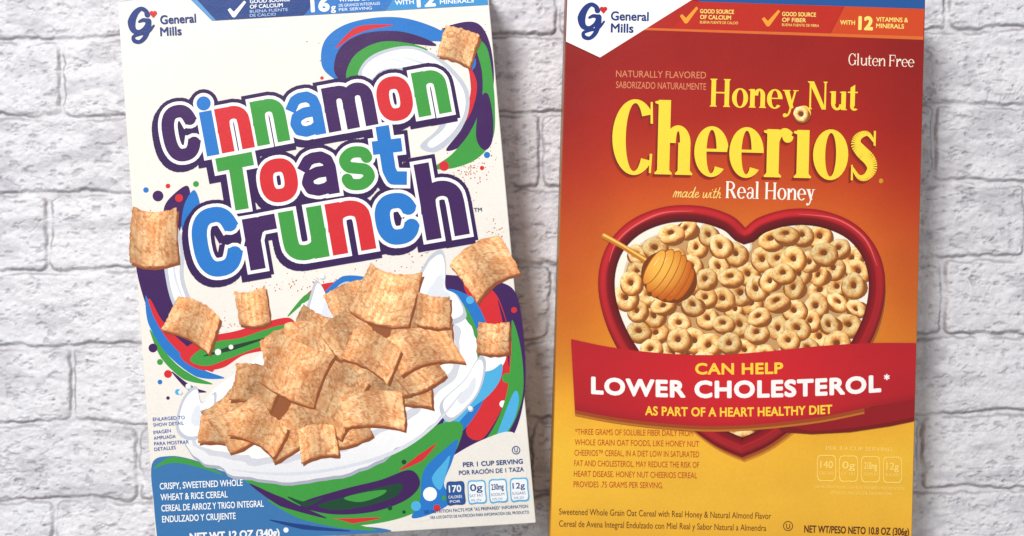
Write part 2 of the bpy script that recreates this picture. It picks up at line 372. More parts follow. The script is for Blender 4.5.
L.poly(A,[disc((153,348),4.5)],pu);L.poly(A,[disc((160,362),3)],gr);L.poly(A,[disc((168,374),4)],rd);L.poly(A,[disc((160,382),2.4)],bl);L.poly(A,[disc((178,392),3)],lb);L.poly(A,[disc((168,398),1.8)],pu);L.poly(A,[disc((186,404),2)],gr)
L.blob(A,[(162,236),(174,222),(184,246),(184,278),(194,304),(212,326),(204,338),(182,320),(168,290)],ms)
L.blob(A,[(166,240),(174,229),(180,250),(180,279),(190,305),(208,326),(202,333),(184,317),(171,288)],ml)
L.band(A,[(174,244),(175,276),(186,306)],[.5,2.4,.5],(214,217,226))
L.blob(A,[(180,354),(204,338),(236,331),(262,323),(290,318),(296,334),(274,348),(244,355),(222,368),(198,369)],rd)
L.blob(A,[(190,359),(212,343),(240,338),(264,330),(286,325),(284,339),(254,349),(228,359),(206,366)],gr)
L.band(A,[(204,356),(232,348),(266,338)],[1,5,1],(30,60,40))
L.poly(A,[disc((218,352),3.2)],(240,240,236)); L.poly(A,[disc((231,347),2.4)],(240,240,236))
# ---- big swirls behind the bowl
L.blob(A,[(388,294),(420,276),(462,276),(500,282),(517,296),(524,340),(525,390),(514,434),(488,466),(450,490),(404,508),(350,520),(296,520),(256,508),(226,488),(300,470),(380,440),(430,400),(450,350),(430,310)],pu)
L.blob(A,[(464,284),(492,290),(505,316),(512,352),(508,390),(496,420),(480,440),(466,430),(484,392),(490,350),(478,316)],rd)
L.blob(A,[(446,290),(474,300),(490,338),(489,384),(472,420),(442,450),(414,474),(392,470),(430,438),(456,404),(466,366),(462,322)],bl)
L.blob(A,[(436,292),(460,300),(476,328),(480,362),(468,394),(456,384),(462,350),(448,316)],gr)
L.blob(A,[(484,336),(500,340),(506,358),(494,374),(480,368)],ml)
L.poly(A,[disc((479,386),8,ry=7)],ml); L.poly(A,[disc((495,350),4)],lb); L.poly(A,[disc((507,378),5)],gr); L.poly(A,[disc((503,404),3.6)],ml); L.poly(A,[disc((470,300),4)],lb); L.poly(A,[disc((514,310),3)],rd)
L.blob(A,[(454,402),(474,376),(492,370),(502,364),(500,380),(488,396),(470,410),(450,432),(434,444)],lb)
L.blob(A,[(512,320),(521,350),(523,392),(512,426),(488,456),(466,466),(492,430),(506,396),(511,356)],gr)
L.blob(A,[(514,392),(519,400),(512,424),(494,446),(500,426)],lb)
L.band(A,[(498,300),(506,330),(509,366)],[.6,4,.6],pu)
L.band(A,[(296,306),(320,290),(350,286),(372,290)],[1,10,9,1],rd)
L.band(A,[(322,296),(344,280),(368,278)],[1,8,1],bl)
L.band(A,[(288,316),(306,298),(322,290)],[1,6,1],gr)
L.blob(A,[(424,480),(450,458),(482,440),(512,432),(523,452),(526,478),(510,500),(470,508),(436,518),(410,520),(404,498)],tuple(CRM*.955))
L.blob(A,[(226,478),(290,480),(350,470),(404,448),(440,424),(462,424),(458,446),(444,470),(436,498),(412,514),(372,524),(320,526),(270,518),(240,502)],gr)
L.blob(A,[(300,504),(340,490),(380,480),(410,470),(420,484),(406,500),(372,512),(330,514)],pu)
L.blob(A,[(318,505),(348,496),(382,487),(402,484),(396,496),(366,506),(336,510)],dg)
L.blob(A,[(344,498),(366,492),(386,490),(380,496),(360,502)],gr)
L.blob(A,[(424,470),(446,448),(458,440),(452,462),(444,484),(452,500),(436,512),(412,518),(420,500)],bl)
L.blob(A,[(432,478),(444,462),(450,456),(446,474),(440,490)],lb)
L.band(A,[(246,500),(284,516),(330,522),(380,518)],[2,9,8,1],rd)
L.band(A,[(400,470),(420,458),(436,444)],[1,7,1],rd)
L.band(A,[(288,497),(306,504),(322,498)],[1,5,1],dg)
for x,y,q in ((280,504,2.6),(296,508,2),(270,499,1.8),(390,508,2.4),(404,512,1.8),(404,462,2.4)): L.poly(A,[disc((x,y),q)],dg)
L.poly(A,[disc((430,494),7)],ml); L.poly(A,[disc((416,506),5)],lb);L.poly(A,[disc((437,508),3.5)],rd);L.poly(A,[disc((444,498),2.4)],gr)
L.blob(A,[(152,464),(170,456),(194,460),(214,468),(240,478),(270,496),(306,514),(340,524),(380,528),(388,532),(330,535.5),(262,538.5),(200,542),(158.5,544.6),(157,536),(154,505)],(56,116,172))
L.band(A,[(268,500),(300,514),(340,524),(376,530)],[1,9,8,1],gr)
L.band(A,[(154,468),(172,460),(196,464),(222,474)],[1,6,5,1],gr)
L.band(A,[(250,484),(282,502),(326,518)],[1,9,1],pu)
L.band(A,[(270,520),(304,527),(350,531)],[1,5,1],nv); L.poly(A,[disc((286,530),2.6)],(240,244,248))
# ---- bowl
Bw='printed_cereal_bowl'
outer=[(184,438),(197,408),(228,378),(270,346),(320,316),(370,297),(420,299),(452,311),(474,330),(477,356),(464,388),(436,422),(398,450),(350,471),(300,480),(250,478),(210,466),(190,454)]
def wavy(pts,a,s_): 
    P=cat(pts,True,6); c=np.mean(np.array(P),0); return [c+(p-c)*(1+a*(float(fbm(p[0]/s_,p[1]/s_,77,2))-.5)) for p in P]
L.poly(Bw,[[(x+1,y+3.2) for x,y in wavy(outer,.10,18)]],(168,172,186))
L.poly(Bw,[wavy(outer,.10,18)],lambda x,y:np.array([254,253,251])-np.clip((y-400)*.28-(x-330)*.03,0,26)[:,None]*np.array([1,.95,.75]))
L.poly(Bw,[wavy([(196,436),(212,408),(250,376),(300,346),(360,314),(414,308),(446,320),(461,336),(461,357),(446,386),(416,413),(382,434),(338,453),(288,463),(244,463),(210,455)],.12,15)],(212,212,220))
L.poly(Bw,[wavy([(200,436),(218,410),(256,378),(306,348),(362,319),(413,312),(440,325),(455,339),(455,357),(440,382),(411,408),(376,429),(334,447),(288,457),(246,457),(213,451)],.12,15)],(248,245,241))
for pts in ([(296,346),(304,318),(310,296),(316,280),(324,290),(328,304),(338,286),(350,282),(352,296),(362,300),(344,322),(330,340)],[(404,300),(420,272),(430,256),(442,250),(446,266),(446,288),(458,296),(466,318),(440,324)],[(176,428),(182,400),(196,386),(202,402),(216,392),(214,414),(208,434),(188,440)],[(440,404),(464,380),(480,356),(486,366),(477,396),(450,422)]):
    L.blob(Bw,pts,ms); c=np.mean(np.array(pts),0); L.blob(Bw,[tuple(c+(np.array(p)-c)*.87) for p in pts],ml)
    L.blob(Bw,[tuple(c+(np.array(p)-c)*.40+np.array([2,3])) for p in pts],(226,229,236))
L.band(Bw,[(462,392),(432,427),(394,452),(340,468),(284,474),(232,470)],[1,3,4,3,3,1],(216,219,228))
for x,y,q in ((304,306,3),(322,276,2.4),(356,288,2.6),(440,244,2.6),(426,250,1.8),(188,386,2.4),(470,408,2.2),(180,392,1.6)):
    L.poly(Bw,[disc((x+.6,y+1),q+.6)],ms); L.poly(Bw,[disc((x,y),q)],ml)
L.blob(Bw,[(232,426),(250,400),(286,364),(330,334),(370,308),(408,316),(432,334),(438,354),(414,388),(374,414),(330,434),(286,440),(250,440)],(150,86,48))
sq=[(226,412,42,-30,.8,.9),(254,386,44,20,.85,.92),(284,354,46,-10,.9,.94),(320,330,46,25,.85,.92),(350,306,40,-20,.9,.96),(414,324,44,10,.85,.92),(438,342,36,-12,.9,.94),
(222,432,42,12,.6,.97),(310,346,54,10,.85,.98),(352,336,50,-30,.8,.9),(368,360,48,12,.85,.92),(406,390,50,4,.66,.94),(384,384,52,-14,.8,.88),(338,386,50,35,.85,.86),
(242,420,54,-28,.74,1.02),(342,430,50,-8,.5,.97),(322,406,60,22,.78,.95),(370,412,60,2,.58,1.03),(286,432,54,-34,.62,.98),(418,370,44,-30,.75,.97)]
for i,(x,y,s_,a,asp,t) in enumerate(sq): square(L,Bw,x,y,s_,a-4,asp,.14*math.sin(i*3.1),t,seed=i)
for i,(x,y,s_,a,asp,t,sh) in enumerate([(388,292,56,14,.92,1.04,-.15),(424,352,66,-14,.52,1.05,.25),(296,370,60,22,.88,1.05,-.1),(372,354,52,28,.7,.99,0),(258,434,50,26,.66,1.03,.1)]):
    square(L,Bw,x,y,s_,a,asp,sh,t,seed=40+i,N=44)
for i,(x,y,s_,a,asp,t) in enumerate([(153,235,47,2,1.14,1.0),(193,323,48,24,.82,1.04),(486,269,52,-32,.84,1.02),(458,46,34,18,.95,1.03),(252,305,34,-8,.95,1.03),(433,309,34,6,.9,1.03),(494,336,32,4,.95,1.03),(318,443,40,-10,.8,1.04)]):
    square(L,'printed_cereal_square#%d'%i,x,y,s_,a,asp,0,t,seed=70+i,N=38)
# title
Tt='title_lettering'
rows=[('Cinnamon',[pu,bl,rd,gr,bl,pu,rd,gr],(168,165),(452,112),45,57,12.8,2.6,2),
      ('Toast',[gr,rd,pu,gr,bl],(224,213),(408,184),44,55,13.6,3.2,2),
      ('Crunch',[bl,pu,gr,rd,bl,pu],(199,281),(470,234),52,70,15.4,3.4,2)]
built=[title_row(L,*q) for q in rows]
allp=[]
for off in ((0,0),(-2.5,3.5)):
    for (res,pf) in built:
        for lst,c in res: allp+=pf(lst,7.2,off)
L.poly(Tt,allp,(50,20,80))
allp=[]
for (res,pf) in built:
    for lst,c in res: allp+=pf(lst,3.4)
L.poly(Tt,allp,(250,247,242))
for (res,pf) in built:
    for lst,c in res: L.poly(Tt,pf(lst,0),c)
L.text(Tt+'#tm','TM',474,212,482,211.5,4,(60,50,80),.02)
Bn='claim_banner'
def ytop(x): return 2.8-(x-118.3)*.0598+.4
L.poly(Bn,[[(196,ytop(196)),(216,20.5),(304,15.4),(322,ytop(322))]],nv)
L.poly(Bn,[[(322.5,ytop(322.5)),(304.5,15.4),(386,10.7),(400,ytop(400))]],(40,116,190))
L.poly(Bn,[[(400.5,ytop(400.5)),(386.5,10.7),(488,4.8),(486,ytop(486))]],(58,146,208))
L.poly(Bn,[[(196,ytop(196)),(216,20.5),(212,20.7),(190,ytop(190))]],(90,150,205))
check(L,Bn,229,9,1.25)
W=(248,248,248)
L.text(Bn,'GOOD SOURCE',250,3.5,290,1.2,3.9,W,.03);L.text(Bn,'OF CALCIUM',250,8.8,283,7,3.9,W,.03);L.text(Bn,'BUENA FUENTE',250,13,288,10.9,2.8,(190,215,240),.0);L.text(Bn,'DE CALCIO',250,17,276,15.6,2.8,(190,215,240),.0)
L.text(Bn,'16',311,12.5,330,11.4,14,W,.06);L.text(Bn,'g',331,11,336,10.8,7,W,.03);L.text(Bn,'WHOLE GRAIN',339,2,378,-.2,4,W,.03);L.text(Bn,'DE GRANOS INTEGRALES',339,7,380,4.7,2.8,W,.0);L.text(Bn,'PER SERVING',339,11.2,372,9.4,2.8,W,.0)
L.text(Bn,'WITH',395,5.2,414,4.1,4.6,W,.03);L.text(Bn,'12',417,7.6,436,6.5,13,W,.06);L.text(Bn,'VITAMINS &',440,-1,478,-3,4.2,W,.03);L.text(Bn,'MINERALS',440,4.4,474,2.5,4.2,W,.03)
logo(L,'brand_emblem',142,25,1.08,36,-.05)
db=(40,70,130)
for i,(t,w) in enumerate([('ENLARGED TO',32),('SHOW DETAIL',31),('IMAGEN',18),('AMPLIADA',23),('PARA MOSTRAR',36),('DETALLES',23)]):
    yy=421+i*5.6+(2 if i>1 else 0); L.text('small_lettering#a',t,153+i*.3,yy,153+w,yy-2,3.5,(30,84,170),.02)
for i,(t,w) in enumerate([('CRISPY, SWEETENED WHOLE',83),('WHEAT & RICE CEREAL',68),('CEREAL DE ARROZ Y TRIGO INTEGRAL',104),('ENDULZADO Y CRUJIENTE',76)]):
    y=489.5+i*11; L.text('small_lettering#b',t,160+i*.8,y,160+w,y+sl*w*.8,6.6,(246,249,252),.02)
L.text('small_lettering#c','NET WT 12 OZ (340g)',190,541,280,536.3,8,(240,242,246),.05)
N_='nutrition_facts'
L.text(N_,'PER 1 CUP SERVING',463,467,523,463.5,4.8,db,.035);L.text(N_,'POR RACIÓN DE 1 TAZA',459,475,524,471.2,4.4,db,.02)
L.poly('kosher_mark',ringp(516,450,4.2,4.2,3.4,3.4,0,360,20),db);L.text('kosher_mark','U',514.4,452.2,517.8,452,4.4,db,.02)
for i,(a,b) in enumerate([('170','CALORIES'),('0g','SAT FAT'),('230mg','SODIUM'),('12g','SUGARS')]):
    x=446+i*21.2; y=481.5-i*1.2; w=18.5 
    R_=cat([(x+1,y+1),(x+w/2,y),(x+w-1,y+.2),(x+w,y+10),(x+w+.6,y+22),(x+w/2,y+23),(x+2,y+23.4),(x+.6,y+12)],True,3)
    L.poly(N_,[R_],db if i==0 else lb); c=np.mean(np.array(R_),0); L.poly(N_,[[c+(q-c)*.88 for q in R_]],(40,84,150) if i==0 else (240,242,244))
    cc=W if i==0 else db
    L.text(N_,a,x+3,y+11,x+w-3,y+10.2,7 if i<2 else 6,cc,.03);L.text(N_,b,x+2.5,y+17,x+w-2.5,y+16.2,2.8,cc,.0);L.text(N_,['POR','0% DV','10% DV','24% DV'][i],x+4,y+21.3,x+w-4,y+20.7,2.4,cc,.0)
L.text(N_,'SEE NUTRITION FACTS FOR "AS PREPARED" INFORMATION',424,513.5,528,507.5,3.1,db,.0)
L.text(N_,'VEA LOS DATOS DE NUTRICIÓN PARA INFORMACIÓN DEL PRODUCTO',430,518.8,529,513.2,2.8,db,.0)

# ================================================================= BOX TWO
R=Box('cereal_box',[(567,-13),(925.5,-3),(911.5,560),(549.5,551)],'red and yellow oat cereal box printed with a heart bowl','cereal box')
sr=.024
stops=[(-20,(150,22,20)),(60,(158,26,20)),(120,(170,32,20)),(180,(188,54,20)),(230,(204,84,26)),(290,(214,108,28)),(350,(224,138,32)),(400,(236,170,42)),(450,(240,186,52)),(500,(236,180,52)),(560,(228,166,46))]
def bgcol(x,y,u=None,v=None):
    ys=[s_[0] for s_ in stops]
    yy=y+ (x-740)*-.03
    c=np.stack([np.interp(yy,ys,[s_[1][k] for s_ in stops]) for k in range(3)],1)
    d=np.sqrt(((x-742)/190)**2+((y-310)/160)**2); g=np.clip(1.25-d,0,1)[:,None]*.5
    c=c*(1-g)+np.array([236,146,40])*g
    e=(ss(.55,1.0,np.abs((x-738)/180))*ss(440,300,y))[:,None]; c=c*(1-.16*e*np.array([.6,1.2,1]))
    return np.clip(c*(.97+.06*fbm(x/40,y/40,4,3))[:,None],0,255)
fr=[(567.8,-12.2),(924.7,-2.2),(910.7,559.2),(550.3,550.2)]
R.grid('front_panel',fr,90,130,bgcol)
def rt(y): return 925.5-(y+3)/563*14-1.0
Bn='claim_banner'
R.poly(Bn,[[(690,-8.3),(924.7,-1.8),(924.4,9),(700,2)]],(30,84,150))
R.poly(Bn,[[(684,0),(668,24),(654,28),(830,33.5),(844,6.3),(700,1.6)]],(190,40,24))
R.poly(Bn,[[(668,-2),(700,1.6),(672,28.6),(634,27.5)]],(180,36,26))
R.poly(Bn,[[(844.6,6.3),(830.6,33.5),(923.4,39.5),(924.2,9)]],(208,70,28))
R.poly(Bn,[[(634,27.5),(830,33.5),(923.4,36.5),(923.3,39.8),(830,36.4),(631,29.6)]],(220,108,44))
R.poly(Bn,[[(567.8,-12.0),(706,-8),(690,1),(600,57.5),(566,41.5)]],(248,246,242))
R.poly(Bn,[[(600,57.5),(598.8,58.6),(566,43),(566,41.5)]],(120,20,20))
Y=(250,226,120); OR=(250,160,50)
check(R,Bn,681,15,1.25,OR); R.text(Bn,'GOOD SOURCE',700,13.2,734,14,4.2,Y,.03);R.text(Bn,'OF CALCIUM',700,19,731,19.8,4.2,Y,.03);R.text(Bn,'BUENA FUENTE DE CALCIO',700,23.4,738,24.3,2.6,Y,.0)
check(R,Bn,763,18,1.25,OR); R.text(Bn,'GOOD SOURCE',782,16,816,16.8,4.2,Y,.03);R.text(Bn,'OF FIBER',782,21.8,806,22.4,4.2,Y,.03);R.text(Bn,'BUENA FUENTE DE FIBRA',782,26,819,27,2.6,Y,.0)
R.text(Bn,'WITH',840,24.6,855,25,4.6,Y,.03);R.text(Bn,'12',858,30,873,30.5,14,Y,.06);R.text(Bn,'VITAMINS &',876,21.6,908,22.4,4.6,Y,.03);R.text(Bn,'MINERALS',876,28,904,28.8,4.6,Y,.03)
logo(R,'brand_emblem',592,21,1.1,38,.02)
serif(R,'small_lettering#g','Gluten Free',848,65,914,67,7.6,(252,236,214),SG=SGL)
oc=(222,140,100)
R.text('small_lettering#n','NATURALLY FLAVORED',616,77,706,78.5,6.6,oc,.0);R.text('small_lettering#n','SABORIZADO NATURALMENTE',616,88,706,90,6.6,oc,.0)
Tt='title_lettering'
ye=(253,218,62)
serif(R,Tt,'Honey Nut',709,106.5,858,110.5,18.6,ye,track=.02,SG=SGM)
serif(R,Tt,'Cheerios',611,173,878,180,48,ye,grow=(-2.4,2.8),track=.015,gcol=((152,40,20),(128,30,16)),SG=SGB)
script(R,'script_lettering','made with',673,197,721,198,5.4,.85,(252,216,120))
serif(R,'script_lettering','Real Honey',725,198,815,200.5,11.2,(250,242,230),SG=make_sg(.20))
R.text(Tt+'#r','®',879,183,883,183,4,ye,.0)
# small print straight on the panel
oc=(190,70,30)
for i,(t,w) in enumerate([('*THREE GRAMS OF SOLUBLE FIBER DAILY FROM',118),('WHOLE GRAIN OAT FOODS, LIKE HONEY NUT',124),('CHEERIOS™ CEREAL, IN A DIET LOW IN SATURATED',124),('FAT AND CHOLESTEROL, MAY REDUCE THE RISK OF',124),('HEART DISEASE. HONEY NUT CHEERIOS CEREAL',122),('PROVIDES .75 GRAMS PER SERVING.',88)]):
    y=434.5+i*10.5; R.text('small_lettering#t',t,575-i*.3,y,575+w,y+w*sr*.6,5.8,oc,.0)
bc=(110,58,20)
R.text('small_lettering#s','Sweetened Whole Grain Oat Cereal with Real Honey & Natural Almond Flavor',559,514.5,771,519,6.2,bc,.0)
R.text('small_lettering#s','Cereal de Avena Integral Endulzado con Miel Real y Sabor Natural a Almendra',559,526.5,766,531,6.2,bc,.0)
R.poly('kosher_mark',ringp(788,526,5,5,4.2,4.2,0,360,20),bc);R.text('kosher_mark','U',786,528.8,790,528.9,5.2,bc,.02)
R.text('small_lettering#w','NET WT/PESO NETO 10.8 OZ (306g)',804,532.5,909,535.5,7.4,(90,44,18),.03)
fd=(252,214,110); N_='nutrition_facts'
for i,(a,b) in enumerate([('140','CALORIES'),('0g','SAT FAT'),('210mg','SODIUM'),('12g','SUGARS')]):
    x=817+i*22; y=455+i*.6; w=19
    R_=[np.array(q) for q in cat([(x+1,y+1),(x+w/2,y),(x+w-1,y+1),(x+w,y+12),(x+w-1,y+25),(x+w/2,y+26),(x+1,y+25),(x,y+12)],True,3)]
    c=np.mean(np.array(R_),0); V_=[c+(q-c)*.92 for q in R_]; n=len(R_)
    R.poly(N_,[[R_[j],R_[(j+1)%n],V_[(j+1)%n],V_[j]] for j in range(n)],fd)
    R.text(N_,a,x+3,y+13,x+w-3,y+13.4,7.4,fd,.03);R.text(N_,b,x+2.5,y+19.5,x+w-2.5,y+19.8,3.2,fd,.0)
R.text(N_,'PER 3/4 CUP SERVING',826,450,892,451.5,4,fd,.0)
R.text(N_,'SEE NUTRITION FACTS FOR AS PREPARED INFORMATION',815,488,904,490,3,fd,.0)
R.text(N_,'VEA LOS DATOS DE NUTRICIÓN',830,494,892,495.4,3,fd,.0)
# heart bowl
Hb='printed_heart_bowl'
hl=[(745,229),(730,216),(700,207),(664,208),(630,222),(607,248),(599,284),(608,326),(634,370),(674,410),(712,440)]
hr=[(745,229),(760,218),(790,210),(824,212),(856,226),(877,252),(884,286),(876,326),(852,368),(812,408),(772,440)]
tip=(742,454)
def heart(hl,hr,tip): 
    a=cat(hl+[tip],False,6); b=cat(hr+[tip],False,6); return a+b[::-1][1:-1]
def inset(pts,d):
    P=np.array(pts); n=len(P); A_=area(P); out=[]
    for i in range(n):
        t=P[(i+2)%n]-P[(i-2)%n]; t/=np.linalg.norm(t)+1e-9
        m=np.array([-t[1],t[0]])*(1 if A_>0 else -1); out.append(P[i]+m*d)
    return out
O0=heart(hl,hr,tip)
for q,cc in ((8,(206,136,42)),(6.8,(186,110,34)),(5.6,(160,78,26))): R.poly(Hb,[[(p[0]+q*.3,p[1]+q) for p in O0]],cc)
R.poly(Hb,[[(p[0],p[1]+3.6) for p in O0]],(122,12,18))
R.poly(Hb,[inset(O0,9)],(200,152,100))
ip=np.array(inset(O0,23))
def inside(x,y,P):
    c=False;n=len(P);j=n-1
    for i in range(n):
        if (P[i][1]>y)!=(P[j][1]>y) and x<(P[j][0]-P[i][0])*(y-P[i][1])/(P[j][1]-P[i][1])+P[i][0]: c=not c
        j=i
    return c
for a0,a1 in ((0,60),(66,126)):
    R.poly(Hb,stroke([tuple(p) for p in inset(O0,17)[a0:a1]],17,rnd=True),(224,206,180))
    R.poly(Hb,stroke([tuple(p) for p in inset(O0,17)[a0:a1]],13,rnd=True),(250,240,224))
def oat(B,part,cx,cy,ro,ri,sq_,rot,tone,seed,hue=0):
    na=30; prof=np.linspace(0,1,8); r0=random.Random(seed); ph=r0.uniform(0,6.28)
    th=np.linspace(0,2*math.pi,na,endpoint=False)
    TH,PR=np.meshgrid(th,prof); TH=TH.ravel();PR=PR.ravel()
    wob=1+.06*np.sin(2*TH+ph)+.035*np.sin(3*TH+2*ph)+.025*np.sin(7*TH+ph)
    rr=(ri+(ro-ri)*PR)*wob
    x=rr*np.cos(TH); y=rr*np.sin(TH)*sq_+(1-PR)*(1-sq_)*ro*.35; a=math.radians(rot)
    X=cx+x*math.cos(a)-y*math.sin(a); Y_=cy+x*math.sin(a)+y*math.cos(a)
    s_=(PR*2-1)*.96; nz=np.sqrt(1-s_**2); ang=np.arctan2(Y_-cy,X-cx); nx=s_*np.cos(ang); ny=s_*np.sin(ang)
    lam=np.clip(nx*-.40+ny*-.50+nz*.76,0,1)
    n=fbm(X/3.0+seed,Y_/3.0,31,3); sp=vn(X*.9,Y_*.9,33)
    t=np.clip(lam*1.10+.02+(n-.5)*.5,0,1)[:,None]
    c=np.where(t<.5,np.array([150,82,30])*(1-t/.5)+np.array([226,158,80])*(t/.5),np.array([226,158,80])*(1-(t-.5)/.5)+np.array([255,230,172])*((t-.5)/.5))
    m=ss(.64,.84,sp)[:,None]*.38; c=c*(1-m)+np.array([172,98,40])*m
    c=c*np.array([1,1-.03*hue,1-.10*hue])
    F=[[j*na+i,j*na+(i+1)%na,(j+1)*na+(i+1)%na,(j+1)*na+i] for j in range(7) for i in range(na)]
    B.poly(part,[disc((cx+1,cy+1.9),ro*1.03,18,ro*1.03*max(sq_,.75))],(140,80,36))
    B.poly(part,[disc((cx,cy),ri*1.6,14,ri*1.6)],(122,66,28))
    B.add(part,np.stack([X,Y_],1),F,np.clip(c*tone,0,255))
rr_=random.Random(11); pts=[]
for tries in range(24000):
    x=rr_.uniform(605,880); y=rr_.uniform(212,446)
    if not inside(x,y,ip): continue
    if y>364: continue
    if all((x-a)**2+(y-b)**2>14.8**2 for a,b in pts): pts.append((x,y))
pts+= [(737,429),(757,430),(718,424),(744,440)]
rr_.shuffle(pts)
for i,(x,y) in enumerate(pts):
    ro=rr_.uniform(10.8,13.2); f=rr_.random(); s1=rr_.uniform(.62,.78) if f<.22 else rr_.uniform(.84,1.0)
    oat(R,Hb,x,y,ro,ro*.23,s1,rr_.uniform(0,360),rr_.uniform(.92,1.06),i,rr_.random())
def rim(B,part,O,prof,cols):
    rings=[np.array(inset(O,d)) for d in prof]; n=len(O)
    V=np.concatenate(rings); F=[[j*n+i,j*n+(i+1)%n,(j+1)*n+(i+1)%n,(j+1)*n+i] for j in range(len(prof)-1) for i in range(n)]
    C=[]
    for k,r_ in enumerate(rings):
        for i in range(n):
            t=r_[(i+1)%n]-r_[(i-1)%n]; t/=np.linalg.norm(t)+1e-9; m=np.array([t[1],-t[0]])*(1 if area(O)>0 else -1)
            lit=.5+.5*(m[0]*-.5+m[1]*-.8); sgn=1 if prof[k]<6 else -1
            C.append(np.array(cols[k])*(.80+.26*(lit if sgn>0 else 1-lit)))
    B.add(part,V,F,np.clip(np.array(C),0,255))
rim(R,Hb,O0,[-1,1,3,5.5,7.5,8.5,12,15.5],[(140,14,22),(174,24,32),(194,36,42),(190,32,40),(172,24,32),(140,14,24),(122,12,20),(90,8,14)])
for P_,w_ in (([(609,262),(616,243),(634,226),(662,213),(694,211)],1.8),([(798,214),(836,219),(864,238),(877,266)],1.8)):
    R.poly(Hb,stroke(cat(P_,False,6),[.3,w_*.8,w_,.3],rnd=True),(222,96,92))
# honey dipper
Hd='printed_honey_dipper'
R.poly(Hd,stroke(cat([(604,236),(622,246),(648,262)],False,6),[6,5,6],rnd=True),(196,120,36))
R.poly(Hd,stroke(cat([(604,235),(622,245),(648,261)],False,6),[2.5,2,2],rnd=True),(246,196,96))
def honey(x,y):
    d=((x-660)/27)**2+((y-266)/27)**2; t=np.clip(d,0,1.3)[:,None]/1.3
    return np.array([250,190,80])*(1-t)+np.array([196,92,18])*t
def ell(cx,cy,rx,ry,a,n=30):
    a=math.radians(a); return [(cx+rx*math.cos(q)*math.cos(a)-ry*math.sin(q)*math.sin(a),cy+rx*math.cos(q)*math.sin(a)+ry*math.sin(q)*math.cos(a)) for q in [2*math.pi*i/n for i in range(n)]]
R.poly(Hd,[ell(669,277,29,25,30)],(120,56,14))
for k,(o,rx,ry) in enumerate([(18,6,17),(12,7,22),(5,7,25),(-2,7,26),(-9,7,24),(-16,6,19)]):
    ca,sa=math.cos(math.radians(30)),math.sin(math.radians(30))
    cx,cy=668+o*ca,275+o*sa
    R.poly(Hd,[ell(cx,cy,rx+.9,ry+.9,30)],(168,84,18)); R.poly(Hd,[ell(cx,cy,rx,ry,30)],honey)
    R.poly(Hd,stroke([(cx+sa*ry*.6-1,cy-ca*ry*.6),(cx+sa*ry*.1-1,cy-ca*ry*.1)],[.5,2.2,.5],rnd=True),(255,232,176))
oat(R,'printed_oat_ring',801,114,8,2.6,.95,0,1.08,500)
# ribbon
Rb='red_ribbon'
R.poly(Rb,[cat([(776,426),(820,420),(868,410),(rt(403),400)],False,6)+[(rt(424),421),(890,426),(850,432),(812,434),(782,432)]],(120,16,20))
R.poly(Rb,[cat([(782,425),(820,419),(868,408),(rt(398),397)],False,6)+[(rt(420),417),(890,422),(850,428),(812,431)]],(146,18,26))
top=cat([(571,339),(610,347),(660,353),(710,355),(760,352),(820,346),(870,343),(rt(343),343)],False,8)
bot=cat([(575,410),(612,417),(660,423),(710,426),(760,424),(820,417),(870,407),(rt(399),399)],False,8)
for q,cc in ((5.5,(190,110,34)),(3.5,(158,70,26))): R.poly(Rb,[[(p[0],p[1]+4) for p in top[:-9]]+[(p[0],p[1]+q) for p in bot[:-9][::-1]]],cc)
nT=len(top); rows_=9; V=[];C=[]
for k in range(rows_):
    for i in range(nT):
        t=k/(rows_-1); p=np.array(top[i])*(1-t)+np.array(bot[i])*t; V.append(p)
        sh=1.0+.07*math.sin((p[0]-640)/62)-.08*abs(t-.35)-.08*(t>.95)
        C.append(np.array([196,28,38])*sh)
F=[[k*nT+i,k*nT+i+1,(k+1)*nT+i+1,(k+1)*nT+i] for k in range(rows_-1) for i in range(nT-1)]
R.add(Rb,np.array(V),F,np.clip(np.array(C),0,255))
Rt='ribbon_lettering'
def curved(t,x0,x1,yf,cap,col,b,sp=1.0):
    V,F=text_mesh(t,sp); xa,xb=V[:,0].min(),V[:,0].max()
    X=x0+b+(V[:,0]-xa)/(xb-xa)*(x1-x0-2*b); Yy=np.array([yf(x) for x in X])-b-V[:,1]/CAP*(cap-2*b)
    for i in range(16):
        a=2*math.pi*(i+.5)/16; R.add(Rt,np.stack([X+math.cos(a)*b,Yy+math.sin(a)*b],1),F,col,.7e-6)
arcy=lambda y0:(lambda x: y0-5.0*((x-735)/145)**2-.006*(x-735))
curved('CAN HELP',695,783,arcy(374.5),11.5,(252,208,60),.55,1.06)
curved('LOWER CHOLESTEROL',591,881,arcy(398),17.5,(250,245,240),1.05,1.10)
for a in (0,60,120): 
    ca,sa=math.cos(math.radians(a+30))*3,math.sin(math.radians(a+30))*3
    R.poly(Rt,stroke([(886.5-ca,377-sa),(886.5+ca,377+sa)],1.4,cap=False),(250,244,238))
curved('AS PART OF A HEART HEALTHY DIET',645,832,arcy(416.5),9.2,(252,208,60),.36,1.04)

